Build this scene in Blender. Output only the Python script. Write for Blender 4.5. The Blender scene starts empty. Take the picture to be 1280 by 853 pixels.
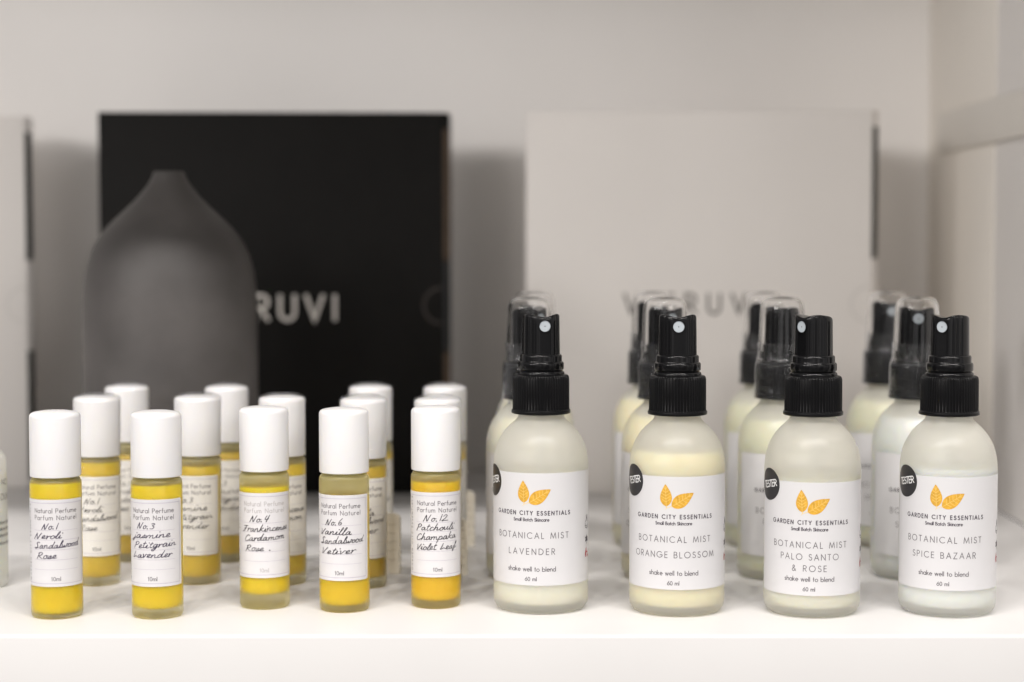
import bpy, bmesh, math, random
from mathutils import Vector, Matrix

SC = bpy.context.scene
S = 0.001                       # everything below is written in millimetres
R = math.radians
PI = math.pi

# ------------------------------------------------------------------ camera
F_PX, CX, CY = 2300.0, 640.0, 426.5          # focal length and centre of the 1280 x 853 photograph
HC = 151.5                                   # camera height over the shelf top
PITCH = math.atan(126.5 / F_PX)
cam_d = bpy.data.cameras.new("camera")
cam = bpy.data.objects.new("camera", cam_d)
SC.collection.objects.link(cam)
cam.location = (0, 0, HC * S)
cam.rotation_euler = (PI / 2 - PITCH, 0, 0)
cam_d.sensor_width = 36.0
cam_d.lens = F_PX / 1280 * 36
cam_d.clip_start = 0.01
cam_d.clip_end = 60
cam_d.dof.use_dof = True
cam_d.dof.focus_distance = 0.742
cam_d.dof.aperture_fstop = 5.3
SC.camera = cam

# ------------------------------------------------------------------ light
W = bpy.data.worlds.new("World")
SC.world = W
W.use_nodes = True
_bg = W.node_tree.nodes['Background']
# surrounding light: dim below and overhead, bright low band added as frontal fill
_nt = W.node_tree
_tc = _nt.nodes.new('ShaderNodeTexCoord')
_sx = _nt.nodes.new('ShaderNodeSeparateXYZ')
_mr = _nt.nodes.new('ShaderNodeMapRange')
_mr.inputs['From Min'].default_value = -1
_cr = _nt.nodes.new('ShaderNodeValToRGB')
_nt.links.new(_tc.outputs['Generated'], _sx.inputs[0])
_nt.links.new(_sx.outputs['Z'], _mr.inputs['Value'])
_nt.links.new(_mr.outputs['Result'], _cr.inputs['Fac'])
# brighter and darker noise bands at eye height, added for streaked reflections
_sep = _nt.nodes.new('ShaderNodeVectorMath')
_sep.operation = 'MULTIPLY'
_sep.inputs[1].default_value = (1, 1, 0.12)
_nz = _nt.nodes.new('ShaderNodeTexNoise')
_nz.inputs['Scale'].default_value = 5.5
_nz.inputs['Detail'].default_value = 2
_r2 = _nt.nodes.new('ShaderNodeValToRGB')
_r2.color_ramp.elements[0].position, _r2.color_ramp.elements[0].color = 0.40, (0.05, 0.05, 0.05, 1)
_r2.color_ramp.elements[1].position, _r2.color_ramp.elements[1].color = 0.62, (1.0, 1.0, 1.0, 1)
_mm = _nt.nodes.new('ShaderNodeMix')
_mm.data_type = 'RGBA'
_mm.blend_type = 'MULTIPLY'
_mf = _nt.nodes.new('ShaderNodeMapRange')      # how much of it: full near the horizon, none overhead
_mf.inputs['From Min'].default_value = 0.70
_mf.inputs['From Max'].default_value = 0.85
_mf.inputs['To Min'].default_value = 1.0
_mf.inputs['To Max'].default_value = 0.0
_nt.links.new(_tc.outputs['Generated'], _sep.inputs[0])
_nt.links.new(_sep.outputs[0], _nz.inputs['Vector'])
_nt.links.new(_nz.outputs['Fac'], _r2.inputs['Fac'])
_nt.links.new(_sx.outputs['Z'], _mf.inputs['Value'])
_nt.links.new(_mf.outputs['Result'], _mm.inputs['Factor'])
_nt.links.new(_cr.outputs['Color'], _mm.inputs['A'])
_nt.links.new(_r2.outputs['Color'], _mm.inputs['B'])
_nt.links.new(_mm.outputs['Result'], _bg.inputs['Color'])
_e = _cr.color_ramp.elements
_e[0].position, _e[0].color = 0.0, (0.30, 0.285, 0.27, 1)
_e[1].position, _e[1].color = 1.0, (0.28, 0.27, 0.26, 1)
for _p, _c in ((0.42, (0.32, 0.305, 0.29, 1)), (0.50, (1.0, 0.965, 0.955, 1)), (0.66, (1.0, 0.965, 0.955, 1)), (0.80, (0.30, 0.29, 0.28, 1))):
    _k = _e.new(_p)
    _k.color = _c
_bg.inputs['Strength'].default_value = 1.2


def lamp(x, y, z, power, size, aim, col=(1.0, 0.955, 0.92)):
    d = bpy.data.lights.new("spot_or_fill_lamp", 'AREA')
    d.shape = 'DISK'
    d.size = size * S
    d.energy = power
    d.color = col
    o = bpy.data.objects.new("spot_or_fill_lamp", d)
    SC.collection.objects.link(o)
    o.location = (x * S, y * S, z * S)
    v = Vector(aim) * S - o.location
    o.rotation_euler = v.to_track_quat('-Z', 'Y').to_euler()
    return o


for lx, pw in ((-740, 5.2), (-530, 4.6), (-320, 4.2), (-110, 4.0), (110, 4.0), (320, 4.0), (530, 3.8), (740, 3.8)):
    lamp(lx, -130, 1320, pw, 70, (lx * 0.15, 800, 0))
for lx, pw in ((-2500, 28.0), (-1400, 12.5), (1400, 9.5), (2200, 10.5)):          # far row added as low fill for boxes and back wall
    lamp(lx, -2600, 1250, pw, 620, (0, 1000, 100))

SC.view_settings.view_transform = 'Standard'
SC.view_settings.look = 'None'
SC.view_settings.exposure = 0.0
SC.view_settings.gamma = 1.0
SC.cycles.use_denoising = True
try:
    SC.cycles.denoiser = 'OPENIMAGEDENOISE'
except Exception:
    pass
SC.cycles.max_bounces = 14
SC.cycles.transmission_bounces = 10
SC.cycles.transparent_max_bounces = 24
SC.cycles.glossy_bounces = 6
SC.cycles.diffuse_bounces = 8
SC.cycles.caustics_refractive = True
SC.cycles.caustics_reflective = False
SC.cycles.sample_clamp_indirect = 6.0
SC.cycles.blur_glossy = 0.6


lamp(-3600, -1800, 1250, 34.0, 620, (250, 1000, 120))              # extra lamp added far left to brighten the right side panel


# ------------------------------------------------------------------ materials
def node_mat(name):
    m = bpy.data.materials.new(name)
    m.use_nodes = True
    return m, m.node_tree, m.node_tree.nodes['Principled BSDF']


def mat(name, col, rough=0.5, spec=0.5, var=0.0, vscale=60.0, bump=0.0, bscale=400.0, sss=0.0, srad=3.0,
        trans=0.0, coat=0.0):
    m, nt, p = node_mat(name)
    p.inputs['Base Color'].default_value = (*col, 1)
    p.inputs['Roughness'].default_value = rough
    p.inputs['Specular IOR Level'].default_value = spec
    p.inputs['Coat Weight'].default_value = coat
    if sss:
        p.inputs['Subsurface Weight'].default_value = sss
        p.inputs['Subsurface Radius'].default_value = (1, 0.8, 0.45)
        p.inputs['Subsurface Scale'].default_value = srad * S
    if trans:
        p.inputs['Transmission Weight'].default_value = trans
    tc = nt.nodes.new('ShaderNodeTexCoord')
    if var:
        n = nt.nodes.new('ShaderNodeTexNoise')
        n.inputs['Scale'].default_value = vscale
        n.inputs['Detail'].default_value = 5
        r = nt.nodes.new('ShaderNodeValToRGB')
        r.color_ramp.elements[0].position = 0.3
        r.color_ramp.elements[1].position = 0.7
        r.color_ramp.elements[0].color = (*[c * (1 - var) for c in col], 1)
        r.color_ramp.elements[1].color = (*[min(1, c * (1 + var)) for c in col], 1)
        nt.links.new(tc.outputs['Object'], n.inputs['Vector'])
        nt.links.new(n.outputs['Fac'], r.inputs['Fac'])
        nt.links.new(r.outputs['Color'], p.inputs['Base Color'])
    if bump:
        n2 = nt.nodes.new('ShaderNodeTexNoise')
        n2.inputs['Scale'].default_value = bscale
        n2.inputs['Detail'].default_value = 4
        b = nt.nodes.new('ShaderNodeBump')
        b.inputs['Strength'].default_value = bump
        b.inputs['Distance'].default_value = 0.0004
        nt.links.new(tc.outputs['Object'], n2.inputs['Vector'])
        nt.links.new(n2.outputs['Fac'], b.inputs['Height'])
        nt.links.new(b.outputs['Normal'], p.inputs['Normal'])
    return m


def frosted(name, tint, rough, thru, haze, skin=(0.93, 0.92, 0.9), back=0.85):
    """rough refracting glass, part of the light going straight through, part scattered by the etched skin"""
    m, nt, p = node_mat(name)
    N = nt.nodes
    out = N['Material Output']
    p.inputs['Base Color'].default_value = (*tint, 1)
    p.inputs['Roughness'].default_value = rough
    p.inputs['IOR'].default_value = 1.42
    p.inputs['Transmission Weight'].default_value = 1.0
    t = N.new('ShaderNodeBsdfTransparent')
    t.inputs['Color'].default_value = (*tint, 1)
    mx = N.new('ShaderNodeMixShader')
    mx.inputs[0].default_value = thru
    nt.links.new(p.outputs[0], mx.inputs[1])
    nt.links.new(t.outputs[0], mx.inputs[2])
    d = N.new('ShaderNodeBsdfDiffuse')
    d.inputs['Color'].default_value = (*skin, 1)
    tl = N.new('ShaderNodeBsdfTranslucent')
    tl.inputs['Color'].default_value = (*skin, 1)
    m1 = N.new('ShaderNodeMixShader')
    m1.inputs[0].default_value = back
    nt.links.new(d.outputs[0], m1.inputs[1])
    nt.links.new(tl.outputs[0], m1.inputs[2])
    m2 = N.new('ShaderNodeMixShader')
    m2.inputs[0].default_value = haze
    nt.links.new(mx.outputs[0], m2.inputs[1])
    nt.links.new(m1.outputs[0], m2.inputs[2])
    nt.links.new(m2.outputs[0], out.inputs[0])
    return m


def film(name, edge, face, rough=0.06, tint=0.98, milk=0.02, bump=0.0):
    """thin clear plastic: see-through with a skin of reflection, denser where it turns away"""
    m, nt, p = node_mat(name)
    N = nt.nodes
    out = N['Material Output']
    N.remove(p)
    t = N.new('ShaderNodeBsdfTransparent')
    t.inputs['Color'].default_value = (tint, tint, tint, 1)
    g = N.new('ShaderNodeBsdfGlossy')
    g.inputs['Roughness'].default_value = rough
    g.inputs['Color'].default_value = (0.95, 0.97, 1.0, 1)
    d = N.new('ShaderNodeBsdfDiffuse')
    d.inputs['Color'].default_value = (0.85, 0.85, 0.85, 1)
    lw = N.new('ShaderNodeLayerWeight')
    lw.inputs['Blend'].default_value = 0.5
    mr = N.new('ShaderNodeMapRange')
    mr.inputs['To Min'].default_value = face
    mr.inputs['To Max'].default_value = edge
    pw = N.new('ShaderNodeMath')
    pw.operation = 'POWER'
    pw.inputs[1].default_value = 2.2
    nt.links.new(lw.outputs['Facing'], pw.inputs[0])
    nt.links.new(pw.outputs[0], mr.inputs['Value'])
    a = N.new('ShaderNodeMixShader')
    nt.links.new(mr.outputs['Result'], a.inputs[0])
    nt.links.new(t.outputs[0], a.inputs[1])
    nt.links.new(g.outputs[0], a.inputs[2])
    b = N.new('ShaderNodeMixShader')
    b.inputs[0].default_value = milk
    nt.links.new(a.outputs[0], b.inputs[1])
    nt.links.new(d.outputs[0], b.inputs[2])
    nt.links.new(b.outputs[0], out.inputs[0])
    if bump:
        tc = N.new('ShaderNodeTexCoord')
        n2 = N.new('ShaderNodeTexNoise')
        n2.inputs['Scale'].default_value = 260
        n2.inputs['Detail'].default_value = 3
        n2.inputs['Distortion'].default_value = 1.5
        bp = N.new('ShaderNodeBump')
        bp.inputs['Strength'].default_value = bump
        bp.inputs['Distance'].default_value = 0.0015
        nt.links.new(tc.outputs['Object'], n2.inputs['Vector'])
        nt.links.new(n2.outputs['Fac'], bp.inputs['Height'])
        nt.links.new(bp.outputs['Normal'], g.inputs['Normal'])
    return m


M = {}
M['shelf'] = mat('white_laminate', (0.66, 0.652, 0.645), 0.38, 0.4, 0.012, 25, 0.05, 500)
M['wall'] = mat('white_wall', (0.90, 0.88, 0.86), 0.6, 0.3, 0.02, 6)
M['side_wall'] = mat('warm_wall', (0.88, 0.84, 0.78), 0.55, 0.3, 0.02, 6)
M['side_cool'] = mat('cool_panel', (0.93, 0.91, 0.895), 0.5, 0.3, 0.02, 6)
M['rail'] = mat('rail_grey', (0.80, 0.77, 0.72), 0.5, 0.3, 0.02, 9)
M['cap'] = mat('white_cap_plastic', (0.73, 0.725, 0.73), 0.32, 0.5, 0.0, sss=0.25, srad=1.0)
M['black'] = mat('black_gloss_plastic', (0.005, 0.005, 0.0055), 0.12, 0.27)
M['black_ribs'] = mat('black_rib_plastic', (0.006, 0.006, 0.0065), 0.28, 0.13)
M['nozzle'] = mat('pale_nozzle_plastic', (0.40, 0.44, 0.47), 0.35, 0.5)
M['hole'] = mat('nozzle_hole', (0.02, 0.02, 0.02), 0.6)
M['tube'] = mat('tube_plastic', (0.6, 0.6, 0.58), 0.4)
M['glass_roll'] = frosted('frosted_vial_glass', (0.99, 0.98, 0.90), 0.28, 0.35, 0.25, (0.99, 0.93, 0.48), 0.85)  # yellow skin colour stands in for light scattered from the oil
M['glass_mist'] = frosted('frosted_bottle_glass', (0.99, 0.99, 0.97), 0.28, 0.42, 0.31, (0.98, 0.965, 0.90), 0.45)
M['overcap'] = mat('clear_overcap', (1.0, 1.0, 1.0), 0.015, 0.5, trans=1.0)
M['overcap'].node_tree.nodes['Principled BSDF'].inputs['IOR'].default_value = 1.33
M['band'] = film('clear_shrink_band', 1.0, 0.022, 0.10, 0.97, 0.006, 0.5)
M['wrap'] = film('clear_shrink_film', 0.25, 0.03, 0.12, 0.97, 0.02, 0.6)
M['paper'] = mat('label_paper', (0.63, 0.62, 0.63), 0.55, 0.35, 0.006, 300, 0.04, 900)
M['paper_cream'] = mat('label_paper_cream', (0.72, 0.70, 0.655), 0.55, 0.35, 0.006, 300, 0.04, 900)
M['gloss_paper'] = mat('coated_label', (0.615, 0.61, 0.62), 0.36, 0.45, 0.004, 200)
M['print'] = mat('grey_print', (0.12, 0.11, 0.12), 0.6)
M['print_pale'] = mat('pale_print', (0.42, 0.40, 0.40), 0.6)
M['print_dark'] = mat('dark_print', (0.05, 0.04, 0.055), 0.6)
M['print_line'] = mat('hairline_print', (0.42, 0.38, 0.47), 0.6)
M['ink'] = mat('violet_ink', (0.022, 0.012, 0.05), 0.5)
M['ink_black'] = mat('black_ink', (0.018, 0.014, 0.022), 0.5)
M['gold'] = mat('gold_leaf_print', (0.62, 0.34, 0.035), 0.5, 0.4, 0.16, 700)
M['vein'] = mat('leaf_vein_print', (0.80, 0.56, 0.17), 0.5)
M['red'] = mat('red_print', (0.35, 0.03, 0.045), 0.5)
M['sticker'] = mat('black_sticker', (0.022, 0.021, 0.023), 0.35)
M['sticker_print'] = mat('white_print', (0.82, 0.82, 0.82), 0.5)
M['box_black'] = mat('black_card', (0.006, 0.0055, 0.005), 0.55, 0.12, 0.1, 40)
M['box_white'] = mat('white_card', (0.79, 0.76, 0.73), 0.55, 0.3, 0.012, 15)
M['slot_dark'] = mat('slot_shadow_card', (0.03, 0.032, 0.028), 0.7)  # near-black colour stands in for shade inside the box slots
M['kraft'] = mat('kraft_card_edge', (0.10, 0.072, 0.052), 0.75, 0.2, 0.15, 90)
M['tab_black'] = mat('black_card_tab', (0.014, 0.015, 0.017), 0.5)
M['notch_black'] = mat('notch_edge_dark', (0.035, 0.027, 0.024), 0.6)
M['notch_white'] = mat('notch_edge_pale', (0.69, 0.665, 0.635), 0.6)
M['letter_pale'] = mat('pale_letters', (0.62, 0.59, 0.55), 0.5)
M['letter_grey'] = mat('grey_letters', (0.16, 0.15, 0.14), 0.5)
M['stone'] = mat('grey_stoneware', (0.062, 0.057, 0.055), 0.5, 0.4, 0.22, 30, 0.3, 220)
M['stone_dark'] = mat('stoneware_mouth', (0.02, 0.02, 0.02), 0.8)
M['card'] = mat('cream_card', (0.84, 0.79, 0.69), 0.7, 0.2, 0.05, 300, 0.25, 500)
M['cream'] = mat('cream_plastic', (0.80, 0.78, 0.66), 0.4)


def oil(name, col):
    return mat(name, col, 0.25, 0.3, 0, sss=1.0, srad=7.0)


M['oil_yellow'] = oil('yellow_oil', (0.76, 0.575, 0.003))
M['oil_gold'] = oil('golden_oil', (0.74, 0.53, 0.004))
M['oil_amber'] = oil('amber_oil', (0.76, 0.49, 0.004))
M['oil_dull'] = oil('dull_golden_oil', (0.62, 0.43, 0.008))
M['mist_clear'] = oil('cloudy_mist', (0.76, 0.75, 0.63))
M['mist_yellow'] = oil('pale_yellow_mist', (0.79, 0.735, 0.50))
M['mist_green'] = oil('pale_green_mist', (0.72, 0.73, 0.56))
M['mist_white'] = oil('milky_white_mist', (0.75, 0.79, 0.79))


# ------------------------------------------------------------------ mesh helpers
def mesh_from(name, verts, faces, smooth=True, angle=40):
    me = bpy.data.meshes.new(name)
    me.from_pydata([(x * S, y * S, z * S) for x, y, z in verts], [], faces)
    me.validate()
    me.update()
    if smooth:
        for p in me.polygons:
            p.use_smooth = True
        try:
            me.set_sharp_from_angle(angle=R(angle))
        except Exception:
            pass
    return me


def obj(name, me, material, parent=None, loc=(0, 0, 0), rotz=0.0):
    if material is not None and not me.materials:
        me.materials.append(material)
    o = bpy.data.objects.new(name, me)
    SC.collection.objects.link(o)
    o.location = Vector(loc) * S
    o.rotation_euler = (0, 0, rotz)
    if parent is not None:
        o.parent = parent
    return o


def part(name, me, material, parent, rotz=0.0, loc=(0, 0, 0)):
    """a part whose material is set on the object, so that shared meshes can differ in colour"""
    if not me.materials:
        me.materials.append(None)
    o = bpy.data.objects.new(name, me)
    SC.collection.objects.link(o)
    o.parent = parent
    o.location = Vector(loc) * S
    o.rotation_euler = (0, 0, rotz)
    o.material_slots[0].link = 'OBJECT'
    o.material_slots[0].material = material
    return o


def thing(name, label, cat, loc=(0, 0, 0), rotz=0.0, group=None):
    o = bpy.data.objects.new(name, None)
    SC.collection.objects.link(o)
    o.empty_display_size = 0.01
    o.location = Vector(loc) * S
    o.rotation_euler = (0, 0, rotz)
    tag(o, label, cat, group)
    return o


def tag(o, label, cat, group=None):
    o['label'] = label
    o['category'] = cat
    if group:
        o['group'] = group


def struct(o, label, cat):
    tag(o, label, cat)
    o['kind'] = 'structure'


def lathe_data(profile, segs=64, rfun=None, inward=False):
    """profile from bottom to top, (r, z); points on the axis close the surface"""
    v, f, rows = [], [], []
    for r, z in profile:
        if r < 1e-6:
            rows.append([len(v)])
            v.append((0, 0, z))
        else:
            row = []
            for i in range(segs):
                a = 2 * PI * i / segs
                rr = r if rfun is None else r + rfun(a, z, r)
                row.append(len(v))
                v.append((rr * math.sin(a), -rr * math.cos(a), z))
            rows.append(row)
    for a, b in zip(rows, rows[1:]):
        if len(a) == 1 and len(b) == 1:
            continue
        for i in range(segs):
            j = (i + 1) % segs
            if len(a) == 1:
                q = (a[0], b[j], b[i])
            elif len(b) == 1:
                q = (a[i], a[j], b[0])
            else:
                q = (a[i], a[j], b[j], b[i])
            f.append(tuple(reversed(q)) if inward else q)
    return v, f


def join(*vfs):
    V, Fc = [], []
    for v, f in vfs:
        n = len(V)
        V += v
        Fc += [tuple(i + n for i in q) for q in f]
    return V, Fc


def lathe(name, profile, segs=64, rfun=None, angle=40):
    return mesh_from(name, *lathe_data(profile, segs, rfun), angle=angle)


def box_mesh(name, x0, x1, y0, y1, z0, z1, bev=1.0, seg=3):
    bm = bmesh.new()
    bmesh.ops.create_cube(bm, size=1)
    for v in bm.verts:
        v.co = Vector(((x0 + x1) / 2 + v.co.x * (x1 - x0), (y0 + y1) / 2 + v.co.y * (y1 - y0),
                       (z0 + z1) / 2 + v.co.z * (z1 - z0)))
    if bev:
        bmesh.ops.bevel(bm, geom=bm.edges[:], offset=bev, segments=seg, affect='EDGES', profile=0.5)
    for v in bm.verts:
        v.co *= S
    me = bpy.data.meshes.new(name)
    bm.to_mesh(me)
    bm.free()
    for p in me.polygons:
        p.use_smooth = True
    me.set_sharp_from_angle(angle=R(35))
    return me


# ------------------------------------------------------------------ stroke lettering
def arc(cx, cy, rx, ry, a0, a1, n=14):
    return [(cx + rx * math.cos(R(a0 + (a1 - a0) * i / n)), cy + ry * math.sin(R(a0 + (a1 - a0) * i / n)))
            for i in range(n + 1)]


X = 0.62
GEO = {
    ' ': (0.30, []),
    'A': (0.74, [[(0, 0), (.37, 1), (.74, 0)], [(.13, .34), (.61, .34)]]),
    'B': (0.52, [[(0, 0), (0, 1), (.22, 1)] + arc(.22, .76, .24, .24, 80, -90, 8) + [(0, .52)],
                 [(.22, .52)] + arc(.25, .26, .27, .26, 85, -90, 8) + [(0, 0)]]),
    'C': (0.86, [arc(.5, .5, .5, .5, 48, 312, 22)]),
    'D': (0.72, [[(0, 0), (0, 1), (.2, 1)] + arc(.22, .5, .5, .5, 85, -90, 14) + [(0, 0)]]),
    'E': (0.44, [[(.44, 1), (0, 1), (0, 0), (.44, 0)], [(0, .52), (.42, .52)]]),
    'F': (0.42, [[(.42, 1), (0, 1), (0, 0)], [(0, .5), (.38, .5)]]),
    'G': (1.0, [arc(.5, .5, .5, .5, 45, 350, 24) + [(.99, .45), (.58, .45)]]),
    'H': (0.66, [[(0, 0), (0, 1)], [(.66, 0), (.66, 1)], [(0, .52), (.66, .52)]]),
    'I': (0.04, [[(.02, 0), (.02, 1)]]),
    'K': (0.58, [[(0, 0), (0, 1)], [(.52, 1), (.02, .5)], [(.12, .58), (.58, 0)]]),
    'L': (0.40, [[(0, 1), (0, 0), (.4, 0)]]),
    'M': (0.94, [[(0, 0), (.13, 1), (.47, .08), (.81, 1), (.94, 0)]]),
    'N': (0.68, [[(0, 0), (0, 1), (.68, 0), (.68, 1)]]),
    'O': (1.0, [arc(.5, .5, .5, .5, 90, 450, 28)]),
    'P': (0.50, [[(0, 0), (0, 1), (.22, 1)] + arc(.24, .74, .26, .26, 85, -90, 9) + [(0, .48)]]),
    'R': (0.54, [[(0, 0), (0, 1), (.22, 1)] + arc(.24, .74, .26, .26, 85, -90, 9) + [(0, .48)],
                 [(.2, .48), (.52, 0)]]),
    'S': (0.50, [arc(.26, .76, .21, .24, 25, 250, 10) + arc(.25, .26, .25, .26, 60, -155, 12)]),
    'T': (0.54, [[(0, 1), (.54, 1)], [(.27, 1), (.27, 0)]]),
    'U': (0.60, [[(0, 1)] + arc(.3, .3, .3, .3, 180, 360, 12) + [(.6, 1)]]),
    'V': (0.70, [[(0, 1), (.35, 0), (.7, 1)]]),
    'Y': (0.64, [[(0, 1), (.32, .48), (.64, 1)], [(.32, .48), (.32, 0)]]),
    'Z': (0.60, [[(.03, 1), (.58, 1), (0, 0), (.6, 0)]]),
    '&': (0.72, [[(.68, 0), (.2, .62)] + arc(.3, .8, .15, .19, 205, -20, 9) +
                 [(.36, .6), (.14, .46), (.02, .25), (.12, .04), (.3, 0), (.48, .1), (.62, .36)]]),
    'a': (0.60, [arc(.3, .3, .3, .31, 20, 380, 18), [(.6, X), (.6, 0)]]),
    'b': (0.60, [arc(.3, .3, .3, .31, 0, 360, 18), [(0, 1.05), (0, 0)]]),
    'c': (0.48, [arc(.3, .3, .3, .31, 50, 310, 14)]),
    'd': (0.60, [arc(.3, .3, .3, .31, 0, 360, 18), [(.6, 1.05), (.6, 0)]]),
    'e': (0.58, [[(.02, .33), (.58, .33)] + arc(.3, .3, .29, .31, 5, 315, 16)]),
    'f': (0.30, [[(.12, 0), (.12, .8)] + arc(.27, .84, .15, .18, 180, 80, 5), [(0, X), (.28, X)]]),
    'h': (0.46, [[(0, 0), (0, 1.05)], [(0, .36)] + arc(.23, .38, .23, .24, 170, 0, 8) + [(.46, 0)]]),
    'i': (0.04, [[(.02, 0), (.02, X)], [(.02, .86), (.02, .93)]]),
    'k': (0.44, [[(0, 0), (0, 1.05)], [(.38, X), (.02, .3)], [(.1, .36), (.44, 0)]]),
    'l': (0.04, [[(.02, 0), (.02, 1.05)]]),
    'm': (0.80, [[(0, 0), (0, X)], [(0, .38)] + arc(.2, .42, .2, .2, 170, 0, 7) + [(.4, 0)],
                 [(.4, .38)] + arc(.6, .42, .2, .2, 170, 0, 7) + [(.8, 0)]]),
    'n': (0.46, [[(0, 0), (0, X)], [(0, .36)] + arc(.23, .38, .23, .24, 170, 0, 8) + [(.46, 0)]]),
    'o': (0.60, [arc(.3, .3, .3, .31, 0, 360, 18)]),
    'r': (0.28, [[(0, 0), (0, X)], [(0, .42)] + arc(.2, .42, .2, .2, 170, 60, 5)]),
    's': (0.36, [arc(.19, .46, .15, .15, 30, 250, 8) + arc(.18, .16, .17, .16, 60, -155, 9)]),
    't': (0.28, [[(.13, 0), (.13, .95)], [(0, X), (.27, X)]]),
    'u': (0.46, [[(0, X)] + arc(.23, .24, .23, .24, 180, 360, 9) + [(.46, X)], [(.46, .3), (.46, 0)]]),
    'w': (0.74, [[(0, X), (.18, 0), (.37, X), (.56, 0), (.74, X)]]),
    '0': (0.56, [arc(.28, .5, .28, .5, 0, 360, 20)]),
    '1': (0.30, [[(0, .8), (.18, 1), (.18, 0)]]),
    '6': (0.56, [arc(.28, .3, .28, .3, 0, 360, 18), [(.44, 1), (.05, .45)]]),
}


def set_text(text, cap, width=None, track=0.18):
    """strokes of a line of text, centred on u = 0, baseline v = 0 (millimetres)"""
    if width is not None and len(text) > 1:
        raw = sum(GEO[c][0] for c in text) * cap
        gap = (width - raw) / (len(text) - 1)
    else:
        gap = track * cap
    out, u = [], 0.0
    for c in text:
        w, st = GEO[c]
        for s in st:
            out.append([(u + x * cap, y * cap) for x, y in s])
        u += w * cap + gap
    tot = u - gap
    return [[(x - tot / 2, y) for x, y in s] for s in out]


def shift(strokes, du, dv, rot=0.0):
    c, s = math.cos(rot), math.sin(rot)
    return [[(x * c - y * s + du, x * s + y * c + dv) for x, y in st] for st in strokes]


def refine(pts, step):
    out = [pts[0]]
    for (x0, y0), (x1, y1) in zip(pts, pts[1:]):
        d = math.hypot(x1 - x0, y1 - y0)
        n = max(1, int(d / step))
        for i in range(1, n + 1):
            out.append((x0 + (x1 - x0) * i / n, y0 + (y1 - y0) * i / n))
    return out


def catmull(p, n=5):
    if len(p) < 3:
        return p
    q = [p[0]] + list(p) + [p[-1]]
    out = []
    for i in range(1, len(q) - 2):
        a, b, c, d = q[i - 1], q[i], q[i + 1], q[i + 2]
        for k in range(n):
            t = k / n
            out.append(tuple(0.5 * ((2 * b[j]) + (-a[j] + c[j]) * t + (2 * a[j] - 5 * b[j] + 4 * c[j] - d[j]) * t * t +
                                    (-a[j] + 3 * b[j] - 3 * c[j] + d[j]) * t ** 3) for j in (0, 1)))
    out.append(p[-1])
    return out


def ribbons(strokes, width, mapper, lift=0.0, step=0.5, pen=None):
    """flat strips along the strokes, each laid a hair above the one before; mapper(u, v, h) -> xyz"""
    V, Fc = [], []
    for k, st in enumerate(strokes):
        pts = refine(st, step)
        pts = [p for i, p in enumerate(pts) if i == 0 or math.hypot(p[0] - pts[i - 1][0], p[1] - pts[i - 1][1]) > 1e-4]
        if len(pts) < 2:
            continue
        h = lift + 0.0025 * (k % 9)
        n = len(pts)
        closed = math.hypot(pts[0][0] - pts[-1][0], pts[0][1] - pts[-1][1]) < 1e-3
        L, Rr = [], []
        for i, (x, y) in enumerate(pts):
            if closed and i in (0, n - 1):
                ax, ay = pts[-2]
                bx, by = pts[1]
            else:
                ax, ay = pts[max(i - 1, 0)]
                bx, by = pts[min(i + 1, n - 1)]
            dx, dy = bx - ax, by - ay
            l = math.hypot(dx, dy) or 1
            dx, dy = dx / l, dy / l
            w = width / 2
            if 0 < i < n - 1:
                e0 = (x - pts[i - 1][0], y - pts[i - 1][1])
                e1 = (pts[i + 1][0] - x, pts[i + 1][1] - y)
                c = (e0[0] * e1[0] + e0[1] * e1[1]) / ((math.hypot(*e0) * math.hypot(*e1)) or 1)
                w = w / max(0.45, math.sqrt(max(0, (1 + c) / 2)))
            if pen:
                w *= pen(i / (n - 1), dx, dy, k)
            ex = 0
            if not closed and i == 0:
                ex = -width * 0.3
            if not closed and i == n - 1:
                ex = width * 0.3
            x, y = x + dx * ex, y + dy * ex
            L.append((x - dy * w, y + dx * w))
            Rr.append((x + dy * w, y - dx * w))
        b = len(V)
        for i in range(n):
            V.append(mapper(*L[i], h))
            V.append(mapper(*Rr[i], h))
        for i in range(n - 1):
            Fc.append((b + 2 * i, b + 2 * i + 1, b + 2 * i + 3, b + 2 * i + 2))
    return V, Fc


def polygon_patch(outline, mapper, h, n=6):
    """a filled convex-ish shape laid on the surface in rings around its middle"""
    cx = sum(p[0] for p in outline) / len(outline)
    cy = sum(p[1] for p in outline) / len(outline)
    V, Fc = [mapper(cx, cy, h)], []
    m = len(outline)
    for k in range(1, n + 1):
        t = k / n
        for x, y in outline:
            V.append(mapper(cx + (x - cx) * t, cy + (y - cy) * t, h))
    for i in range(m):
        j = (i + 1) % m
        Fc.append((0, 1 + i, 1 + j))
        for k in range(n - 1):
            a, b = 1 + k * m, 1 + (k + 1) * m
            Fc.append((a + i, b + i, b + j, a + j))
    return V, Fc


def cyl(Rad, base=0.0):
    def f(u, v, h):
        a = u / Rad
        r = Rad + base + h
        return (r * math.sin(a), -r * math.cos(a), v)
    return f


def flat(y):
    return lambda u, v, h: (u, y - h, v)


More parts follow.
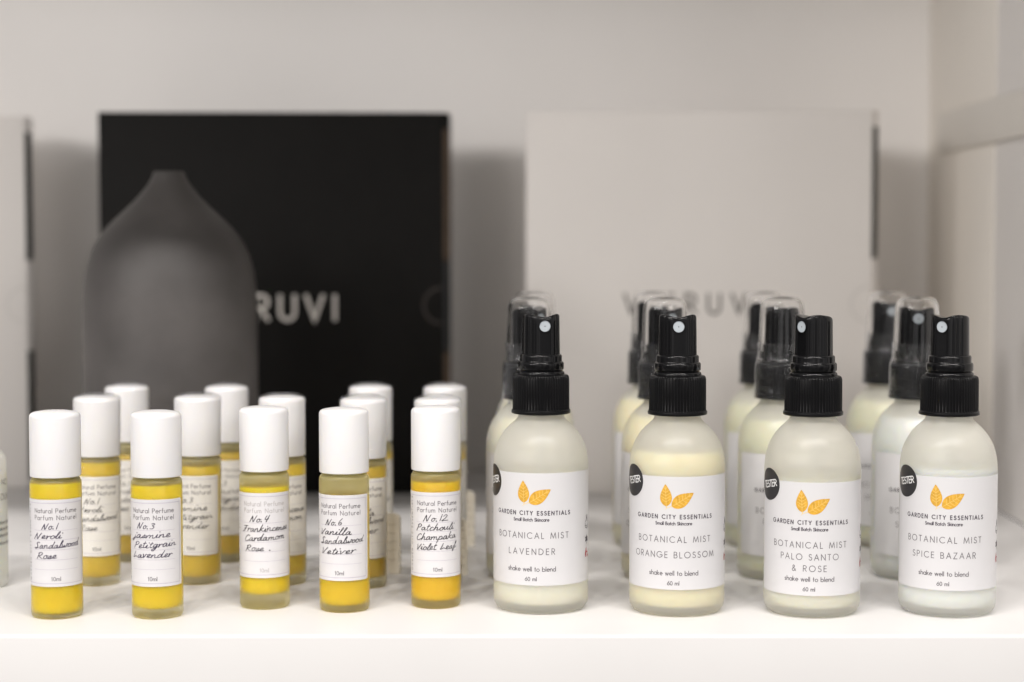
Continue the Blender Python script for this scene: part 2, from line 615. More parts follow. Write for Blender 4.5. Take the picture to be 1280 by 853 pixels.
def label_patch(Rad, a0, a1, z0, z1, lift, rc=0.8, n=72):
    """a paper sheet wrapped round a cylinder, its edges tucked onto the glass"""
    V, Fc = [], []
    cols = []
    for i in range(n + 1):
        a = R(a0 + (a1 - a0) * i / n)
        s = min((a - R(a0)) * Rad, (R(a1) - a) * Rad)
        cut = 0 if s > rc else rc - math.sqrt(max(0, rc * rc - (rc - s) ** 2))
        c = []
        for z, r in ((z0 + cut, Rad - 0.02), (z0 + cut, Rad + lift), (z1 - cut, Rad + lift), (z1 - cut, Rad - 0.02)):
            c.append(len(V))
            V.append((r * math.sin(a), -r * math.cos(a), z))
        cols.append(c)
    for a, b in zip(cols, cols[1:]):
        for k in range(3):
            Fc.append((a[k], b[k], b[k + 1], a[k + 1]))
    Fc.append((cols[0][0], cols[0][1], cols[0][2], cols[0][3]))
    Fc.append((cols[-1][3], cols[-1][2], cols[-1][1], cols[-1][0]))
    return V, Fc


# ------------------------------------------------------------------ handwriting
def _n(x0):
    return [(x0, .9), (x0 + .04, .45), (x0 + .02, .0), (x0 + .1, .55), (x0 + .32, .95), (x0 + .46, .75)]


CUR = {
    ' ': (0.7, []),
    '.': (0.6, [[(.14, 0), (.2, .16), (.26, .0), (.16, .1)]]),
    '1': (0.45, [[(.22, 1.75), (.18, .9), (.15, 0)]]),
    '2': (1.0, [[(.05, 1.35), (.3, 1.75), (.62, 1.5), (.45, .8), (.0, .05), (.4, .08), (1.05, .15)]]),
    '3': (0.85, [[(.1, 1.5), (.4, 1.75), (.65, 1.45), (.3, .98), (.66, .7), (.5, .1), (.05, .1)]]),
    '4': (0.85, [[(.25, 1.7), (.08, .75), (.4, .72), (.7, .85)], [(.68, 1.8), (.52, .9), (.42, -.05)]]),
    '6': (0.8, [[(.5, 1.85), (.15, 1.0), (.1, .3), (.35, .0), (.6, .3), (.45, .7), (.12, .45)]]),
    'N': (1.2, [[(.0, .0), (.14, .9), (.25, 1.7)], [(.25, 1.7), (.42, .8), (.62, .05), (.8, .95), (.98, 1.8)]]),
    'S': (1.0, [[(.85, 1.55), (.6, 1.85), (.3, 1.5), (.5, 1.0), (.6, .4), (.3, .02), (.0, .25), (.4, .3), (.9, .15)]]),
    'R': (1.1, [[(.25, 1.65), (.16, .8), (.08, 0)], [(.05, 1.5), (.45, 1.85), (.75, 1.5), (.55, 1.0), (.25, .85),
                                                   (.55, .45), (.95, .05)]]),
    'P': (0.95, [[(.25, 1.6), (.18, .8), (.08, -.05)], [(.08, 1.5), (.45, 1.85), (.78, 1.5), (.6, 1.0), (.22, .85)]]),
    'L': (1.0, [[(.3, 1.7), (.22, .9), (.1, .1), (.35, .2), (.6, .45), (.9, .2)]]),
    'F': (1.0, [[(.05, 1.6), (.5, 1.78), (.95, 1.65)], [(.5, 1.75), (.55, 1.1), (.4, .3), (.1, .0), (-.05, .2)],
                [(.15, .9), (.7, 1.0)]]),
    'C': (1.0, [[(.8, 1.5), (.55, 1.8), (.2, 1.3), (.08, .5), (.3, .02), (.65, .15), (1.0, .4)]]),
    'V': (0.95, [[(.0, 1.7), (.12, 1.2), (.25, .05), (.5, .8), (.8, 1.75)]]),
    'a': (0.86, [[(.55, .8), (.32, .98), (.08, .55), (.14, .06), (.4, .2), (.56, .85), (.56, .25), (.68, .03), (.88, .2)]]),
    'c': (0.62, [[(.5, .8), (.3, .98), (.08, .5), (.2, .04), (.64, .2)]]),
    'd': (0.92, [[(.55, .8), (.32, .95), (.08, .5), (.16, .06), (.42, .25), (.66, 1.3), (.74, 2.0), (.62, .8), (.64, .1), (.94, .2)]]),
    'e': (0.64, [[(.0, .2), (.36, .5), (.44, .86), (.26, .98), (.1, .5), (.26, .03), (.66, .22)]]),
    'f': (0.8, [[(.0, .4), (.35, 1.2), (.5, 1.9), (.36, 1.95), (.26, .8), (.1, -.75), (.0, -.4), (.3, .1), (.7, .5)]]),
    'g': (0.8, [[(.55, .8), (.3, .98), (.08, .5), (.2, .1), (.5, .5), (.58, .9), (.5, -.2), (.25, -.95), (.05, -.6), (.4, -.05), (.84, .25)]]),
    'h': (0.85, [[(.25, 2.0), (.15, 1.0), (.05, .0), (.2, .65), (.42, .95), (.54, .6), (.52, .1), (.7, .03), (.86, .2)]]),
    'i': (0.46, [[(.0, .2), (.16, .92), (.14, .2), (.26, .02), (.48, .2)], [(.28, 1.5), (.33, 1.6), (.36, 1.5)]]),
    'j': (0.6, [[(.3, .95), (.26, .2), (.1, -.8), (-.15, -.6), (.2, -.05), (.6, .3)], [(.35, 1.5), (.4, 1.6), (.43, 1.5)]]),
    'k': (0.85, [[(.25, 2.0), (.14, 1.0), (.05, .0)], [(.62, 1.0), (.18, .5), (.45, .2), (.66, .02), (.86, .2)]]),
    'l': (0.48, [[(.0, .2), (.3, 1.2), (.42, 1.9), (.28, 1.95), (.16, 1.0), (.16, .15), (.3, .02), (.5, .2)]]),
    'm': (1.15, [_n(0) + [(.46, .05)], [(.46, .4), (.62, .85), (.78, .85), (.84, .2), (.94, .03), (1.16, .22)]]),
    'n': (0.82, [_n(0) + [(.48, .15), (.6, .03), (.84, .2)]]),
    'o': (0.7, [[(.36, .98), (.12, .75), (.1, .2), (.34, .02), (.56, .4), (.46, .88), (.34, .96), (.5, .78), (.74, .82)]]),
    'p': (0.8, [[(.1, .95), (.06, .2), (-.08, -.85)], [(.06, .5), (.32, .98), (.56, .7), (.46, .1), (.14, .15)], [(.46, .1), (.82, .2)]]),
    'r': (0.58, [[(.0, .85), (.08, .95), (.1, .4), (.1, .02), (.16, .55), (.38, .95), (.58, .8)]]),
    's': (0.6, [[(.0, .15), (.26, .75), (.34, .98), (.44, .6), (.36, .1), (.1, .06), (.62, .2)]]),
    't': (0.52, [[(.26, 1.7), (.18, .8), (.18, .15), (.3, .02), (.54, .2)], [(.0, 1.15), (.48, 1.25)]]),
    'u': (0.84, [[(.02, .92), (.06, .25), (.26, .04), (.48, .5), (.54, .92), (.54, .2), (.66, .03), (.86, .2)]]),
    'v': (0.7, [[(.0, .85), (.1, .9), (.2, .05), (.4, .5), (.5, .95), (.72, .85)]]),
    'w': (1.0, [[(.0, .92), (.06, .3), (.22, .04), (.42, .6), (.46, .2), (.6, .04), (.8, .5), (.82, .95), (1.02, .85)]]),
}


def write_hand(text, xh, width, seed, slant=0.22):
    rnd = random.Random(seed)
    out, u = [], 0.0
    for c in text:
        w, st = CUR[c]
        jy = rnd.uniform(-.07, .07)
        sc = rnd.uniform(.92, 1.1)
        for s in st:
            q = [(u + x + y * slant, y * sc + jy + rnd.uniform(-.03, .03)) for x, y in s]
            out.append(catmull(q))
        u += w * rnd.uniform(.94, 1.06)
    kx = width / u
    return [[(x * kx, y * xh) for x, y in s] for s in out]


def pen_weight(t, dx, dy, k):
    return 0.72 + 0.5 * abs(dy) * (0.6 + 0.4 * math.sin(3.1 * t + k))


# ------------------------------------------------------------------ placing by the photograph
def ground(px, py):
    dx, dz = (px - CX) / F_PX, (CY - py) / F_PX
    c, s = math.cos(PITCH), math.sin(PITCH)
    vy, vz = c + dz * s, -s + dz * c
    t = -HC / vz
    return dx * t, vy * t


def stand(px, base_y, rad):
    """centre of a round thing whose nearest base point is seen at (px, base_y)"""
    x, y = ground(px, base_y)
    l = math.hypot(x, y)
    return x + x / l * rad, y + y / l * rad


def at_depth(px, d):
    return (px - CX) / F_PX * d * 1.0015, d


def facing(x, y):
    return -math.atan2(x, y)


# ================================================================== THE PLACE
XR = 518 / F_PX * 1205
o = obj('display_shelf', box_mesh('display_shelf', -720, XR + 1, ground(640, 794)[1], 1215, -62, 0, 1.3, 3), M['shelf'])
struct(o, 'thick white laminate shelf board that every bottle and box stands on', 'shelf')
o = obj('upper_shelf', box_mesh('upper_shelf', -720, XR + 1, 600, 1202, 486, 511, 1.3, 2), M['shelf'])
struct(o, 'white shelf board above the picture, shading the boxes at the back', 'shelf')
o = obj('back_wall', box_mesh('back_wall', -720, XR + 22, 1205, 1225, 0.3, 485.7, 0), M['wall'])
struct(o, 'plain pale grey wall panel behind the boxes', 'wall')
yb = 1040.0
o = obj('side_wall', box_mesh('side_wall', XR, XR + 20, yb, 1204.7, 0.3, 485.7, 0.6, 2), M['side_wall'])
struct(o, 'narrow warm white side panel meeting the back wall at right', 'wall')
o = obj('side_panel', box_mesh('side_panel', XR + 0.7, XR + 22, 700, yb - 0.5, 0.3, 485.7, 0.6, 2), M['side_cool'])
struct(o, 'cooler grey front half of the right side wall', 'wall')
o = obj('wall_rail', box_mesh('wall_rail', XR - 3, XR - 0.3, 800, 1165, 206, 231, 1.2, 2), M['rail'])
tag(o, 'grey horizontal rail running along the right side wall', 'rail')


# ================================================================== BOXES
def packing_box(name, label, px0, px1, top_y, depth, wallmat, slotmat, tabmat, notchmat, lettermat, word_px, cap, yaw,
                inset=4.5, height=227):
    sc_ = F_PX / depth
    w = (px1 - px0) / sc_
    xc = ((px0 + px1) / 2 - CX) / sc_
    t = thing(name, label, 'box', (xc, depth, 0), yaw, 'packing boxes along the back')
    D = 58.0
    hw, h = w / 2, height
    ch = 4.6
    # body: prism whose right front edge is cut off at a slant, walls as card with rounded folds
    pts = [(-hw, 0), (hw - ch, 0), (hw, ch), (hw, D), (-hw, D)]
    bm = bmesh.new()
    lo = [bm.verts.new((x * S, y * S, 0.2 * S)) for x, y in pts]
    hi = [bm.verts.new((x * S, y * S, h * S)) for x, y in pts]
    bm.faces.new(list(reversed(lo)))
    bm.faces.new(hi)
    n = len(pts)
    for i in range(n):
        j = (i + 1) % n
        bm.faces.new((lo[i], lo[j], hi[j], hi[i]))
    bmesh.ops.recalc_face_normals(bm, faces=bm.faces[:])
    bmesh.ops.bevel(bm, geom=bm.edges[:], offset=0.9 * S, segments=2, affect='EDGES', profile=0.5)
    me = bpy.data.meshes.new('body')
    bm.to_mesh(me)
    bm.free()
    for p in me.polygons:
        p.use_smooth = True
    me.set_sharp_from_angle(angle=R(30))
    obj('body', me, wallmat, t)

    def strip(nm, z0, z1, m_, proud, half):
        # strip lying on the slanted edge
        mx, my = hw - ch / 2, ch / 2
        dx, dy = math.sqrt(.5), math.sqrt(.5)
        nx, ny = math.sqrt(.5), -math.sqrt(.5)
        V = []
        for z in (z0, z1):
            for s_, q in ((-half, -1.0), (half, -1.0), (half, proud), (-half, proud)):
                V.append((mx + dx * s_ + nx * q, my + dy * s_ + ny * q, z))
        Fc = [(0, 3, 2, 1), (4, 5, 6, 7), (0, 1, 5, 4), (1, 2, 6, 5), (2, 3, 7, 6), (3, 0, 4, 7)]
        me_ = mesh_from(nm, V, Fc, smooth=False)
        return obj(nm, me_, m_, t)

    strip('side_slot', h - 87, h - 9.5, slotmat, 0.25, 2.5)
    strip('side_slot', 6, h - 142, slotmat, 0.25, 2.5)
    strip('tab', h - 141, h - 88, tabmat, 0.35, 2.6)
    # thumb notch: a half ring cut into the front near the right edge
    zc = h - 114
    ring = [[(hw - ch - 0.8 - 10.5 * math.sin(R(a)), zc + 10.5 * math.cos(R(a))) for a in range(0, 181, 12)]]
    obj('thumb_notch', mesh_from('thumb_notch', *ribbons(ring, 1.3, flat(0), 0.15)), notchmat, t)
    x0 = (word_px[0] - (px0 + px1) / 2) / sc_
    x1 = (word_px[1] - (px0 + px1) / 2) / sc_
    zb = HC - (word_px[2] - 300) / sc_
    st = shift(set_text('VITRUVI', cap, x1 - x0), (x0 + x1) / 2, zb)
    obj('lettering', mesh_from('lettering', *ribbons(st, cap * 0.155, flat(0), 0.15, 2.0)), lettermat, t)
    return t


packing_box('packing_box', 'large black cardboard box with pale lettering, partly hidden by the grey vase', 126, 563, 140, 1089,
            M['box_black'], M['kraft'], M['tab_black'], M['notch_black'], M['letter_pale'], (238, 419, 400), 14.4, R(1.5), height=226.5)
packing_box('packing_box', 'large off-white cardboard box with grey lettering behind the spray bottles', 657, 1096, 138, 1089,
            M['box_white'], M['slot_dark'], M['box_white'], M['notch_white'], M['letter_grey'], (781, 948, 392), 11.4, R(-2.5), height=227.5)
packing_box('packing_box', 'off-white cardboard box cut off by the left edge of the photo', -405, 35, 145, 1094,
            M['box_white'], M['slot_dark'], M['box_white'], M['notch_white'], M['letter_grey'], (-264, -97, 392), 11.4, R(14), height=226)

# ================================================================== STONEWARE VASE
vx, vy = at_depth(213.5, 943)
t = thing('stone_vase', 'tall dark grey stoneware vase with narrow neck standing before the black box', 'vase', (vx, vy, 0), 0)
prof = [(0, 0), (41, 0), (43.2, 0.8), (44, 2.5), (44.3, 40), (44.3, 80), (44.2, 110), (43.8, 123), (43.2, 131), (42.0, 138), (39.4, 146),
        (35.6, 153), (31, 158.5), (25.5, 164), (20, 169), (15.2, 174), (11.6, 178.4), (9.3, 182), (8.0, 185), (7.4, 186.2), (6.6, 186.4)]
cat_prof = catmull(prof[3:], 4)
obj('body', lathe('vase_body', prof[:3] + cat_prof + [(5.6, 185.8), (5.4, 176), (0, 175)], 96, angle=60), M['stone'], t)
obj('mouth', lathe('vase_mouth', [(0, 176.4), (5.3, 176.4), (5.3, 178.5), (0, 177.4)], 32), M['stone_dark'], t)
obj('foot_ring', lathe('vase_foot', [(40.5, 0.05), (44.7, 0.05), (45.2, 1.2), (44.9, 2.6), (43.9, 2.8)], 96), M['stone'], t)

# ================================================================== ROLL-ON VIALS
RV = 10.25


def roll_glass(level, floor_):
    outer = [(0, 0.1), (8.4, 0.0), (9.4, 0.25), (10.0, 0.8), (RV, 1.8), (RV, 53.6), (10.1, 54.8), (9.5, 55.8), (8.6, 56.3), (8.2, 57), (8.2, 61), (0, 61)]
    cav = [(0, level + 0.15), (9.25, level + 0.15), (9.35, level + 0.5), (9.35, 53), (8.6, 54.8), (6, 55.6), (6, 60), (0, 60)]
    return join(lathe_data(outer, 64), lathe_data(cav, 48, inward=True))


def roll_liquid(level, floor_):
    pr = [(0, floor_ - 0.3), (5, floor_ - 0.1), (7.6, floor_ + 0.3), (9.0, floor_ + 1.2), (9.6, floor_ + 2.4), (9.7, floor_ + 3.6), (9.7, level - 0.2), (9.4, level), (0, level - 0.15)]
    return lathe_data(pr, 48)


cap_me = lathe('roll_cap', [(8.4, 57.6), (8.6, 57.0), (9.7, 56.7), (10.05, 56.9), (10.12, 57.4), (10.12, 80.4), (10.0, 81.3), (9.6, 81.95),
                            (8.6, 82.45), (6, 82.9), (3, 83.15), (0, 83.2)], 72, angle=50)


insert_me = lathe('roller_insert', [(0, 54.2), (6.2, 54.2), (7.4, 54.4), (7.6, 54.9), (5.9, 55.4), (5.8, 59.6), (0, 59.6)], 40)
M['insert'] = mat('roller_insert_plastic', (0.82, 0.79, 0.70), 0.4)


def wob(seed, amp, top=83):
    rnd = random.Random(seed)
    ph = [(rnd.randint(2, 9), rnd.uniform(0, 6.3), rnd.uniform(.05, .35), rnd.uniform(.3, 1)) for _ in range(9)]

    def f(a, z, r):
        return amp * sum(m_ * math.sin(k * a + p + z * q) for k, p, q, m_ in ph) / 4
    return f


wrap_me = [mesh_from('film', *lathe_data([(10.62, 1), (10.55, 6), (10.5, 14), (10.5, 24), (10.5, 34), (10.5, 44), (10.5, 52), (10.42, 56), (10.40, 60), (10.40, 64), (10.4, 68),
                                          (10.4, 72), (10.42, 76), (10.5, 79), (10.6, 81), (10.45, 82.3), (9.6, 83.0), (8.4, 83.2), (7.2, 83.9), (6.0, 83.5), (5.2, 84.0), (4.3, 83.6)],
                                         72, wob(k, 0.12)), angle=70) for k in range(3)]
roll_label_me = mesh_from('roll_label', *label_patch(RV, -98, 77, 13.4, 48.3, 0.10, rc=0.6))

SCRIPT = {1: [('No.1', -5.6, 36.3, 6.6), ('Neroli', -9.4, 32.4, 11.6), ('Sandalwood', -9.2, 28.4, 19.0), ('Rose', -8.2, 24.4, 8.4)],
          3: [('No.3', -6.6, 36.4, 7.6), ('jasmine', -9.0, 32.6, 16.2), ('Petitgrain', -8.6, 28.6, 18.4), ('Lavender', -9.4, 24.7, 17.2)],
          4: [('No.4', -6.0, 36.2, 8.0), ('Frankincense', -9.8, 32.2, 20.6), ('Cardamom', -8.8, 28.3, 18.0), ('Rose .', -8.4, 24.2, 11.6)],
          6: [('No.6', -6.2, 35.8, 7.4), ('Vanilla', -9.6, 31.8, 14.4), ('Sandalwood', -9.2, 28.0, 19.4), ('Vetiver', -9.0, 24.0, 15.4)],
          12: [('No.12', -6.0, 36.3, 10.2), ('Patchouli', -9.6, 32.4, 16.6), ('Champaka', -9.6, 28.4, 18.0), ('Violet Leaf', -9.6, 24.4, 18.2)]}


def roll_print(num):
    c = cyl(RV, 0.10)
    head = shift(set_text('Natural Perfume', 1.75, 17.9), 0, 43.0) + shift(set_text('Parfum Naturel', 1.75, 17.9), 0, 40.2) + \
        shift(set_text('10ml', 1.5, 3.6), 0, 15.8)
    vert = shift(set_text('GARDEN CITY ESSENTIALS', 1.15, 30.5), -12.4, 30.8, PI / 2)
    lines = [refine([(-9.4, z), (9.6, z)], 0.6) for z in (36.0, 32.2, 28.2, 24.2, 20.3)]
    bord = [[(-14.5, 46.9), (12.3, 46.9), (12.3, 14.7), (-14.5, 14.7)]]
    hand = []
    for i, (w, u0, z, wid) in enumerate(SCRIPT[num]):
        s = write_hand(w, 1.38 if i else 1.4, wid, num * 31 + i)
        hand += shift(s, u0, z + 0.15, R(1.5 if i != 2 else 2.5))
    return (mesh_from('roll_lettering', *join(ribbons(head, 0.23, c, 0.03), ribbons(vert, 0.16, c, 0.03)), smooth=False),
            mesh_from('roll_ruling', *join(ribbons(lines, 0.10, c, 0.03), ribbons(bord, 0.16, c, 0.06)), smooth=False),
            mesh_from('roll_handwriting', *ribbons(hand, 0.285, c, 0.09, 0.22, pen_weight), smooth=False))


PRINTS = {k: roll_print(k) for k in SCRIPT}
_cache = {}


def roll_on(label, group, px, base_y, num, theta, oilmat, level, floor_, wrapped, headmat, inkmat, paper, lean=0.0):
    x, y = stand(px, base_y, 9.6)
    t = thing('rollon_bottle', label, 'bottle', (x, y, 0), facing(x, y), group)
    if lean:
        t.rotation_euler[1] = R(lean)
    key = (level, floor_)
    if key not in _cache:
        _cache[key] = (mesh_from('roll_glass', *roll_glass(level, floor_)), mesh_from('roll_liquid', *roll_liquid(level, floor_), angle=60))
    g, l = _cache[key]
    part('glass_body', g, M['glass_roll'], t)
    part('liquid', l, oilmat, t)
    part('roller_insert', insert_me, M['insert'], t)
    part('cap', cap_me, M['cap'], t)
    lab = part('paper_label', roll_label_me, paper, t, R(theta))
    a, b, c = PRINTS[num]
    part('lettering', a, headmat, lab)
    part('ruling', b, M['print_line'], lab)
    part('handwriting', c, inkmat, lab)
    if wrapped:
        part('shrink_wrap', wrap_me[(num + int(px)) % 3], M['wrap'], t, R(px * 7 % 360))
    return t


G1 = 'roll-on perfume bottles in the front row'
G2 = 'shrink-wrapped roll-on perfume bottles in the middle row'
G3 = 'shrink-wrapped roll-on perfume bottles in the back row'
T = 'slim yellow roll-on bottle with white cap'
P0, P1 = M['paper'], M['paper_cream']
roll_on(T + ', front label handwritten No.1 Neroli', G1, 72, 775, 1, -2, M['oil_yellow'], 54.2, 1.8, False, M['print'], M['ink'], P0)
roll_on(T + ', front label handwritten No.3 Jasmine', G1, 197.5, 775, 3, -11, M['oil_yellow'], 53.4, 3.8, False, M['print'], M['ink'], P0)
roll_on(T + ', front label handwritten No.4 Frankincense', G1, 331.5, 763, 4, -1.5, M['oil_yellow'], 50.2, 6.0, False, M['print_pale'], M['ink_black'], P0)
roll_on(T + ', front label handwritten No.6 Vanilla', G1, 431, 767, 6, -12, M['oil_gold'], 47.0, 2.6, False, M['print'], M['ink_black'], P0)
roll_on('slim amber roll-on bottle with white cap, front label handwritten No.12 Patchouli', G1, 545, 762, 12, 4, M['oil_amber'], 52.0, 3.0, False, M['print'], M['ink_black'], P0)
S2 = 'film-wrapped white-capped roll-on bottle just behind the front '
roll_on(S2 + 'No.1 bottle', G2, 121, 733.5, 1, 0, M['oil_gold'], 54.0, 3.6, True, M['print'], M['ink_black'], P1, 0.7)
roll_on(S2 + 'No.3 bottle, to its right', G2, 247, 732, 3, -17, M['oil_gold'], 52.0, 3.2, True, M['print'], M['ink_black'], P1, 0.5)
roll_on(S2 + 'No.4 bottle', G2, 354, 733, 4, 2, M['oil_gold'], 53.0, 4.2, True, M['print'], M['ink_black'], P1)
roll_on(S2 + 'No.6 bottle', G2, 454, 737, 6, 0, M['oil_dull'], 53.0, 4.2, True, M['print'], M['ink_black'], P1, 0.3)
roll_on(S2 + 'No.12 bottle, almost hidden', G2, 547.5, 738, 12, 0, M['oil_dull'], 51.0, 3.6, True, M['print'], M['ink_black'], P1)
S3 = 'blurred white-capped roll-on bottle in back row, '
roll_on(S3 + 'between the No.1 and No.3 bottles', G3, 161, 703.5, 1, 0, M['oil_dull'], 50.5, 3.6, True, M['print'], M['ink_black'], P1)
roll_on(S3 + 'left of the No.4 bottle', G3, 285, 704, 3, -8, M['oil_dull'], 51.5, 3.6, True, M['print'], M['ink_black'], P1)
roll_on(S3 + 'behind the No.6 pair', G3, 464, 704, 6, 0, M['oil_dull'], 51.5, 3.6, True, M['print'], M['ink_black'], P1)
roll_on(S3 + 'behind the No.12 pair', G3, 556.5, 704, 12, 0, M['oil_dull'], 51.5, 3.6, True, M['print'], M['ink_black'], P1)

# ================================================================== SPRAY BOTTLES
RB = 19.5


def mist_outer(z_in=0.0):
    sh = catmull([(RB, 54.0), (RB, 57.5), (19.38, 61.0), (18.95, 64.0), (18.2, 67.0), (16.95, 70.0), (15.1, 73.0), (12.8, 75.6), (10.8, 77.4), (9.6, 78.8), (9.2, 80.5)], 3)
    return [(0, 0.5), (10, 0.3), (14.6, 0.0), (16.6, 0.25), (18.2, 1.2), (19.2, 2.8), (RB, 5.0)] + sh + \
        [(9.1, 86), (0, 86)]


def mist_glass(level):
    outer = mist_outer()
    cav = [(0, level + 0.15)]
    zs = [z for z in (58.5, 62, 66, 69, 71.5, 73.5, 75.2) if z > level + 1]

    def rin(z):
        if z <= 57:
            return RB - 1.6
        s = min(1, (z - 57.0) / 19.0)
        return 7.6 + (RB - 1.6 - 7.6) * max(0.0, 1 - s ** 2.3) ** 0.72
    cav += [(rin(level) - 0.05, level + 0.15)] + [(rin(z), z) for z in zs] + [(7.4, 76.4), (7.2, 78), (7.2, 85), (0, 85)]
    return join(lathe_data(outer, 80), lathe_data(cav, 64, inward=True)), rin


def mist_liquid(level):
    _, rin = mist_glass(level)
    pr = [(0, 3.6), (8, 3.2), (13, 3.2), (16.0, 3.9), (17.8, 5.6), (18.5, 8.0), (18.1, 50), (17.85, 56.9)] + \
         [(rin(z) - 0.03, z) for z in (60, 62, 64, 66, 68, 70, 71.5) if z < level - 0.5] + [(rin(level) - 0.05, level - .1), (0, level - 0.2)]
    return lathe_data(pr, 64)


def rib(a, z, r):
    if r < 11.0 or r > 11.9 or z < 82.2:
        return 0
    s = math.cos(a * 58)
    return -0.42 if s < -0.25 else (0.0 if s > 0.25 else -0.21 + 0.84 * s)


def fillet(r0, z0, dr, dz, n=6):
    return [(r0 - dr * (1 - math.cos(PI / 2 * i / n)), z0 + dz * math.sin(PI / 2 * i / n)) for i in range(n + 1)]


closure_me = mesh_from('closure', *lathe_data([(9.9, 80.6), (11.6, 80.4), (12.1, 80.6), (12.2, 81.2), (12.1, 81.8), (11.8, 82.1), (11.65, 82.4), (11.65, 88), (11.6, 94.8)] +
                                              fillet(11.55, 95.0, 1.5, 1.5) + [(8.0, 96.52)], 464, rib), angle=28)
collar_me = lathe('collar', [(9.0, 96.45), (9.62, 96.5), (9.66, 96.7)] + fillet(9.66, 96.8, 0.75, 1.1) + [(9.0, 98.05), (9.05, 98.25), (9.25, 98.45), (9.4, 98.7)] +
                  fillet(9.4, 100.7, 0.75, 1.15) + [(8.6, 102.1)] + fillet(8.6, 103.8, 0.8, 1.0) + [(7.0, 104.7)], 96, angle=62)


def pump_head():
    n, r0 = 112, 7.75

    def rad(a):                      # a = 0 at the front
        d = math.degrees(a)
        d = (d + 180) % 360 - 180
        r = r0
        for c in (-62, 62, -48, 48):
            r -= 0.42 * math.exp(-((d - c) / 3.2) ** 2)
        if abs(d) < 40:              # the face with the nozzle is a little flatter
            r = min(r, 7.25 / max(0.5, math.cos(R(d))))
        return r

    def ztop(x, y):
        q = min(1.0, abs(x) / 6.2)
        return 121.7 - 1.55 * (math.cos(PI / 2 * q) ** 1.6) - 0.12 * max(0.0, y + 6.0) - 0.012 * max(0.0, y) ** 2
    V, Fc, rows = [], [], []
    for z in (104.2, 108, 112, 114.5, 116.7, 117.6):
        row = []
        for i in range(n):
            a = 2 * PI * i / n
            r = rad(a) * (1 - 0.0016 * (z - 104))
            row.append(len(V))
            V.append((r * math.sin(a), -r * math.cos(a), z))
        rows.append(row)
    for k, drop in ((0.995, 1.1), (0.98, 0.62), (0.95, 0.26), (0.90, 0.07), (0.8, 0), (0.62, 0), (0.42, 0), (0.2, 0)):
        row = []
        for i in range(n):
            a = 2 * PI * i / n
            r = rad(a) * 0.978 * k
            x, y = r * math.sin(a), -r * math.cos(a)
            row.append(len(V))
            V.append((x, y, ztop(x, y) - drop))
        rows.append(row)
    for a, b in zip(rows, rows[1:]):
        for i in range(n):
            j = (i + 1) % n
            Fc.append((a[i], a[j], b[j], b[i]))
    Fc.append(tuple(rows[-1]))
    return mesh_from('pump_head', V, Fc, angle=40)


head_me = pump_head()


def disc_on_front(r, y0, y1, zc, rim=0.0):
    """short round plug pointing at -Y"""
    V, Fc = [], []
    n = 28
    rings = [(r, y0), (r, y1 + 0.15), (r - 0.2, y1), (r * 0.5, y1), (r * 0.16, y1 + rim)]
    for rr, y in rings:
        for i in range(n):
            a = 2 * PI * i / n
            V.append((rr * math.cos(a), y, zc + rr * math.sin(a)))
    for k in range(len(rings) - 1):
        for i in range(n):
            j = (i + 1) % n
            Fc.append((k * n + i, k * n + j, (k + 1) * n + j, (k + 1) * n + i))
    Fc.append(tuple((len(rings) - 1) * n + i for i in range(n)))
    return mesh_from('nozzle', V, Fc, angle=35)


def ring_on_front(r_in, r_out, y0, y1, zc):
    V, Fc = [], []
    n = 32
    for rr, y in ((r_out, y0), (r_out, y1), (r_in, y1), (r_in, y0)):
        for i in range(n):
            a = 2 * PI * i / n
            V.append((rr * math.cos(a), y, zc + rr * math.sin(a)))
    for k in range(3):
        for i in range(n):
            j = (i + 1) % n
            Fc.append((k * n + i, k * n + j, (k + 1) * n + j, (k + 1) * n + i))
    return mesh_from('nozzle_rim', V, Fc, angle=35)


NZ = 116.4
nozzle_me = disc_on_front(2.4, -6.2, -7.18, NZ, 0.05)
hole_me = disc_on_front(0.32, -7.1, -7.22, NZ)
rim_me = ring_on_front(2.42, 2.8, -6.2, -7.45, NZ)
tube_me = lathe('dip_tube', [(0, 9), (1.6, 9), (1.6, 84), (0, 84)], 20)
_oc = [(10.25, 104), (9.95, 114), (9.78, 119), (9.6, 121.4), (9.2, 123.3), (8.4, 124.7), (7.1, 125.6), (5.2, 126.1), (2.6, 126.3), (0, 126.3)]
_oi = [(0, 125.35), (2.5, 125.35), (4.9, 125.2), (6.6, 124.75), (7.7, 124.0), (8.4, 122.9), (8.75, 121.2), (8.92, 119), (9.1, 114), (9.4, 104), (9.6, 97.0)]
_v, _f = join(lathe_data([(9.6, 97.0), (9.75, 96.9), (10.3, 96.9), (10.45, 97.4)] + _oc, 72), lathe_data(list(reversed(_oi)), 72, inward=True))
overcap_me = mesh_from('overcap', _v, _f, angle=60)
band_me = [mesh_from('band', *lathe_data([(12.45, 80.3), (12.4, 82), (12.1, 84), (12.05, 87), (12.0, 90), (12.0, 93), (11.9, 95.5), (11.4, 97.2), (10.9, 98.2), (10.75, 100), (10.7, 102),
                                          (10.75, 104), (10.9, 105.5)], 84, wob(40 + k, 0.13)), angle=80) for k in range(3)]
mist_label_me = mesh_from('mist_label', *label_patch(RB, -76, 150, 12.4, 57.9, 0.09, rc=0.7, n=120))


def leaf(pts_c, n=26):
    return catmull(pts_c + [pts_c[0]], 4)[:-1]


